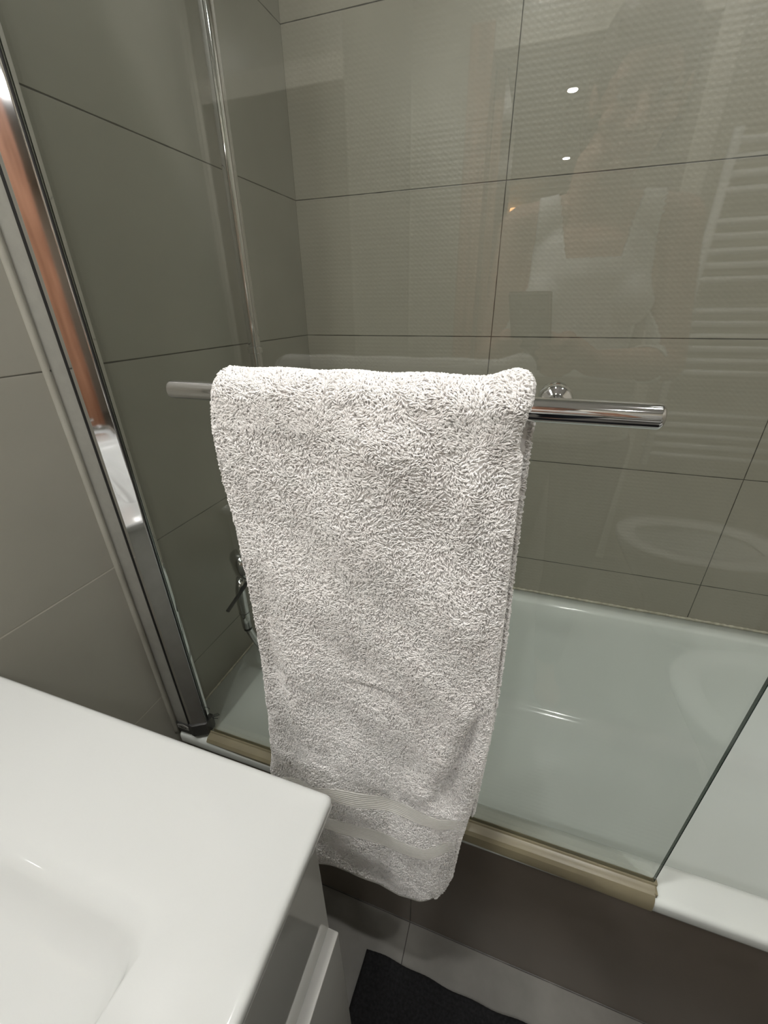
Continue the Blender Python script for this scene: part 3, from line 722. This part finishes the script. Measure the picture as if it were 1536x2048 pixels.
# ------------------------------------------------------------------ toilet and bidet along the right wall
def oval(cx, cy, rx, ry, z, n=44, p=2.4):
    out = []
    for i in range(n):
        a = 2 * PI * i / n; c, s = math.cos(a), math.sin(a)
        out.append((cx + rx * math.copysign(abs(c) ** (2 / p), c), cy + ry * math.copysign(abs(s) ** (2 / p), s), z))
    return out
def bowl(name, label, cat, cx, cy, lid):
    t = thing(name, label, cat, (cx, cy, 0)); o_ = t.location
    Ls = [oval(cx + .10, cy, .17, .11, .001), oval(cx + .09, cy, .18, .115, .03), oval(cx + .07, cy, .20, .12, .15), oval(cx + .02, cy, .245, .155, .30), oval(cx, cy, .27, .178, .38), oval(cx, cy, .275, .182, .395), oval(cx, cy, .270, .178, .402),
          oval(cx - .01, cy, .205, .128, .402), oval(cx - .01, cy, .198, .122, .395), oval(cx - .01, cy, .18, .11, .34), oval(cx, cy, .12, .08, .25), oval(cx + .02, cy, .05, .04, .22)]
    loft('bowl', Ls, m_ceramic, t, True, True, o_)
    if lid:
        Ls = [oval(cx, cy, .272, .180, .4035), oval(cx, cy, .276, .184, .408), oval(cx, cy, .272, .180, .420), oval(cx - .01, cy, .200, .120, .420), oval(cx - .01, cy, .195, .117, .408), oval(cx - .01, cy, .197, .118, .4035), oval(cx, cy, .272, .180, .4035)]
        loft('seat', Ls, m_enamel, t, False, False, o_)
        l = box('lid', (cx + .262, cy - .178, .425), (cx + .285, cy + .178, .83), m_enamel, t, .01)
        box('cistern', (cx + .295, cy - .19, .405), (XR - .002, cy + .19, .82), m_ceramic, t, .02)
        lathe('flush_button', (cx + .40, cy, .8205), (0, 0, 1), [(0, .025), (.004, .024), (.006, .018)], m_chrome, t, 24, o_)
    else:
        box('rear_ledge', (cx + .20, cy - .17, .28), (XR - .002, cy + .17, .40), m_ceramic, t, .02)
        lathe('bidet_tap', (cx + .24, cy, .402), (0, 0, 1), [(0, .022), (.06, .018), (.08, .02), (.085, .01)], m_chrome, t, 24, o_)
bowl('toilet', 'white toilet with raised lid against the right wall', 'toilet', 1.27, -1.89, True)
bowl('bidet', 'white bidet between the toilet and the bath', 'bidet', 1.28, -1.14, False)

# ------------------------------------------------------------------ the photographer with a phone
def cone_hull(bm, a, ra, b, rb, flat=1.0, n=14):
    """tapered capsule between two joints"""
    a, b = Vector(a), Vector(b); d = (b - a); ln = d.length; d, u, w_ = frame_of(d if ln > 1e-6 else (0, 0, 1))
    prof = [(-ra + 1e-4, .05 * ra)] + [(-ra * math.cos(t), ra * math.sin(t)) for t in (.5, 1.05)] + [(0, ra), (ln, rb)] + [(ln + rb * math.sin(t), rb * math.cos(t)) for t in (.55, 1.1)] + [(ln + rb - 1e-4, .05 * rb)]
    rings = []
    for s, r in prof:
        ring = []
        for i in range(n):
            t = 2 * PI * i / n; ring.append(bm.verts.new(a + d * s + (u * math.cos(t) + w_ * math.sin(t)) * r))
        rings.append(ring)
    for k in range(len(rings) - 1):
        for i in range(n): bm.faces.new((rings[k][i], rings[k][(i + 1) % n], rings[k + 1][(i + 1) % n], rings[k + 1][i]))
    bm.faces.new(rings[0][::-1]); bm.faces.new(rings[-1])
def ell(bm, c, r, rot=None):
    m = Matrix.Translation(c) @ (rot or Matrix.Identity(4)) @ Matrix.Diagonal((*r, 1))
    bmesh.ops.create_icosphere(bm, subdivisions=3, radius=1, matrix=m)
def fuse(name, bm, vox, mat, parent, off, smooth=6):
    bmesh.ops.recalc_face_normals(bm, faces=bm.faces)
    me = bpy.data.meshes.new(name + '_src'); bm.to_mesh(me); bm.free()
    t = bpy.data.objects.new(name + '_src', me); C.objects.link(t)
    r = t.modifiers.new('r', 'REMESH'); r.mode = 'VOXEL'; r.voxel_size = vox
    s = t.modifiers.new('s', 'SMOOTH'); s.factor = .5; s.iterations = smooth
    dg = bpy.context.evaluated_depsgraph_get(); m2 = bpy.data.meshes.new_from_object(t.evaluated_get(dg)); m2.name = name
    bpy.data.objects.remove(t); m2.transform(Matrix.Translation(-Vector(off)))
    m2.materials.clear(); return link(name, m2, mat, parent, True)

def camp(x, y, z): return CP + CR * x + CU * y - CF * z           # the phone is held where the picture was taken
per = thing('person', 'person in a white sleeveless top holding up a phone, seen reflected in the screen', 'person', (0.68, -1.46, 0))
PO = per.location
PX, PY = 0.68, -1.46
Pl = {'hip': (PX, PY, .90), 'chest': (PX, PY - .005, 1.20), 'neck': (PX - .005, PY + .02, 1.40), 'head': (PX + .030, PY + .075, 1.555)}
shL, shR = Vector((PX - .155, PY + .01, 1.355)), Vector((PX + .155, PY + .01, 1.355))
elL, elR = Vector((PX - .190, PY + .035, 1.085)), Vector((PX + .205, PY + .03, 1.080))
wrL, wrR = camp(-.115, -.145, .060), camp(.080, -.145, .060)
def hand(bm, wr, side):
    """side -1: hand on the phone's left edge as the camera sees it, +1: on its right edge"""
    edge = -.054 if side < 0 else .026
    palm = camp(edge + side * .022, -.105, .036)
    cone_hull(bm, wr, .023, palm, .026)
    cone_hull(bm, camp(edge + side * .018, -.118, .032), .020, camp(edge + side * .016, -.082, .026), .019)
    for k, (yy, ln) in enumerate(((-.072, .034), (-.092, .038), (-.112, .036), (-.130, .028))):
        a = camp(edge + side * .022, yy - .004, .022); b = camp(edge + side * .011, yy, -.004); c_ = camp(edge - side * (ln - .012), yy + .003, -.0040)
        cone_hull(bm, a, .0092, b, .0082); cone_hull(bm, b, .0082, c_, .0068)
    a = camp(edge + side * .020, -.100, .040); b = camp(edge + side * .004, -.085, .030); c_ = camp(edge - side * .018, -.068, .024)
    cone_hull(bm, a, .0120, b, .0100); cone_hull(bm, b, .0098, c_, .0082)
bm = bmesh.new()
cone_hull(bm, (PX, PY - .01, .93), .135, (PX, PY, 1.06), .115); cone_hull(bm, (PX, PY, 1.06), .115, (PX, PY, 1.26), .125)
ell(bm, (PX, PY - .005, 1.26), (.155, .105, .13)); ell(bm, (PX - .075, PY + .060, 1.215), (.062, .055, .058)); ell(bm, (PX + .075, PY + .060, 1.215), (.062, .055, .058))
ell(bm, (PX, PY - .01, .95), (.165, .115, .11))
cone_hull(bm, (PX, PY + .005, 1.34), .075, (PX - .01, PY + .035, 1.45), .054)
for s_, sh, el, wr in ((-1, shL, elL, wrL), (1, shR, elR, wrR)):
    cone_hull(bm, (PX + s_ * .03, PY + .005, 1.385), .040, sh, .052)
    cone_hull(bm, sh, .050, el, .037); cone_hull(bm, el, .037, Vector(el).lerp(wr, .35), .036); cone_hull(bm, Vector(el).lerp(wr, .35), .036, wr, .024)
    hand(bm, wr, s_)
    hip = Vector((PX + s_ * .085, PY - .01, .88)); kn = Vector((PX + s_ * .095, PY + .01, .47)); an = Vector((PX + s_ * .10, PY - .02, .09))
    cone_hull(bm, hip, .088, kn, .058); cone_hull(bm, kn, .056, Vector((kn.x, kn.y - .02, .33)), .056); cone_hull(bm, Vector((kn.x, kn.y - .02, .33)), .056, an, .036)
    cone_hull(bm, (an.x, an.y - .02, .038), .034, (an.x + s_ * .01, an.y + .15, .028), .026)
    ell(bm, (an.x + s_ * .008, an.y + .11, .032), (.044, .06, .030))
# head, bowed to look at the phone
hd = Vector(Pl['head']); tilt = Matrix.Rotation(math.radians(-26), 4, 'X')
def hp(x, y, z): return hd + (tilt @ Vector((x, y, z)))
ell(bm, hp(0, -.010, .025), (.073, .092, .092), tilt)
ell(bm, hp(0, .025, -.045), (.054, .060, .066), tilt)
ell(bm, hp(0, .062, -.088), (.026, .022, .020), tilt)
cone_hull(bm, hp(0, .078, .012), .008, hp(0, .104, -.028), .0135)
ell(bm, hp(-.013, .092, -.033), (.010, .011, .008)); ell(bm, hp(.013, .092, -.033), (.010, .011, .008))
cone_hull(bm, hp(-.040, .068, .026), .011, hp(.040, .068, .026), .011)
ell(bm, hp(-.042, .055, -.030), (.022, .020, .020)); ell(bm, hp(.042, .055, -.030), (.022, .020, .020))
for s_ in (-1, 1): ell(bm, hp(s_ * .073, -.008, -.008), (.010, .020, .032), tilt)
cone_hull(bm, hp(0, -.02, -.05), .058, (PX - .01, PY + .03, 1.43), .054)
body = fuse('body', bm, .0042, m_skin, per, PO, 5)
body['label'] = 'bare skin of arms, neck and face'
# white sleeveless top: a shell just outside the trunk
def garment(name, cond, mat, grow, lab):
    src = body.data; bm = bmesh.new(); bm.from_mesh(src)
    dele = [f for f in bm.faces if not cond(f.calc_center_median() + Vector(PO))]
    bmesh.ops.delete(bm, geom=dele, context='FACES'); bm.normal_update()
    for v_ in bm.verts: v_.co += v_.normal * grow
    me = bpy.data.meshes.new(name); bm.to_mesh(me); bm.free(); me.materials.clear()
    g = link(name, me, mat, per, True); sd = g.modifiers.new('solid', 'SOLIDIFY'); sd.thickness = .003; sd.offset = -1
    g['label'] = lab; return g
def vest_c(p):
    if not (.86 < p.z < 1.425): return False
    dx = p.x - PX; ax = abs(dx)
    if ax > .118 + .055 * max(0, min(1, (1.24 - p.z) / .10)): return False
    if p.y > PY + .125 : return False
    if p.z > 1.29:                                   # neckline scoop and straps
        front = p.y > PY
        half = .050 + (.030 * (p.z - 1.29) / .12)
        if ax < half * (1 if front else .9) and (front or p.z > 1.34): return False
    return p.z < 1.415
garment('sleeveless_top', vest_c, m_vest, .0045, 'white sleeveless top')
garment('trousers', lambda p: .10 < p.z < .90 and abs(p.x - PX) < .22 and p.y < PY + .16, m_trouser, .008, 'dark trousers')
bm = bmesh.new()
ell(bm, hp(0, -.022, .036), (.083, .098, .094), tilt); ell(bm, hp(0, -.070, -.03), (.068, .050, .10), tilt); ell(bm, hp(0, .040, .088), (.060, .050, .030), tilt)
for s_ in (-1, 1): ell(bm, hp(s_ * .070, -.035, -.03), (.022, .040, .075), tilt)
hair = fuse('hair', bm, .006, m_hair, per, PO, 4)
for s_ in (-1, 1):
    bm = bmesh.new(); ell(bm, hp(s_ * .031, .0690, .005), (.0120, .0105, .0062), tilt)
    me = bpy.data.meshes.new('eye'); bm.to_mesh(me); bm.free(); me.transform(Matrix.Translation(-Vector(PO))); e_ = link('eye', me, m_eye, per, True)
    bm = bmesh.new(); ell(bm, hp(s_ * .031, .0785, .0035), (.0052, .0022, .0048), tilt)
    me = bpy.data.meshes.new('iris'); bm.to_mesh(me); bm.free(); me.transform(Matrix.Translation(-Vector(PO))); link('iris', me, m_iris, e_, True)
bm = bmesh.new(); cone_hull(bm, hp(-.020, .078, -.060), .0045, hp(.020, .078, -.060), .0045); ell(bm, hp(0, .083, -.0605), (.014, .006, .0065), tilt)
me = bpy.data.meshes.new('lips'); bm.to_mesh(me); bm.free(); me.transform(Matrix.Translation(-Vector(PO))); link('lips', me, m_lip, per, True)

# phone body just behind the viewpoint, lens corner at the viewpoint
ph = thing('phone', 'black phone held upright by the reflected person', 'phone', camp(0, -.06, .01))
def cam_box(name, lo, hi, mat, parent, bevel):
    v_ = [camp(x, y, z) - ph.location for z in (lo[2], hi[2]) for x, y in ((lo[0], lo[1]), (hi[0], lo[1]), (hi[0], hi[1]), (lo[0], hi[1]))]
    f = [(0, 1, 2, 3), (7, 6, 5, 4), (0, 4, 5, 1), (1, 5, 6, 2), (2, 6, 7, 3), (3, 7, 4, 0)]
    return bev(mesh(name, v_, f, mat, parent), bevel, 4)
cam_box('phone_body', (-.054, -.134, .006), (.020, .014, .0140), m_phone, ph, .0035)
cam_box('camera_bump', (-.018, -.026, .0030), (.016, .010, .0058), m_phone, ph, .0012)
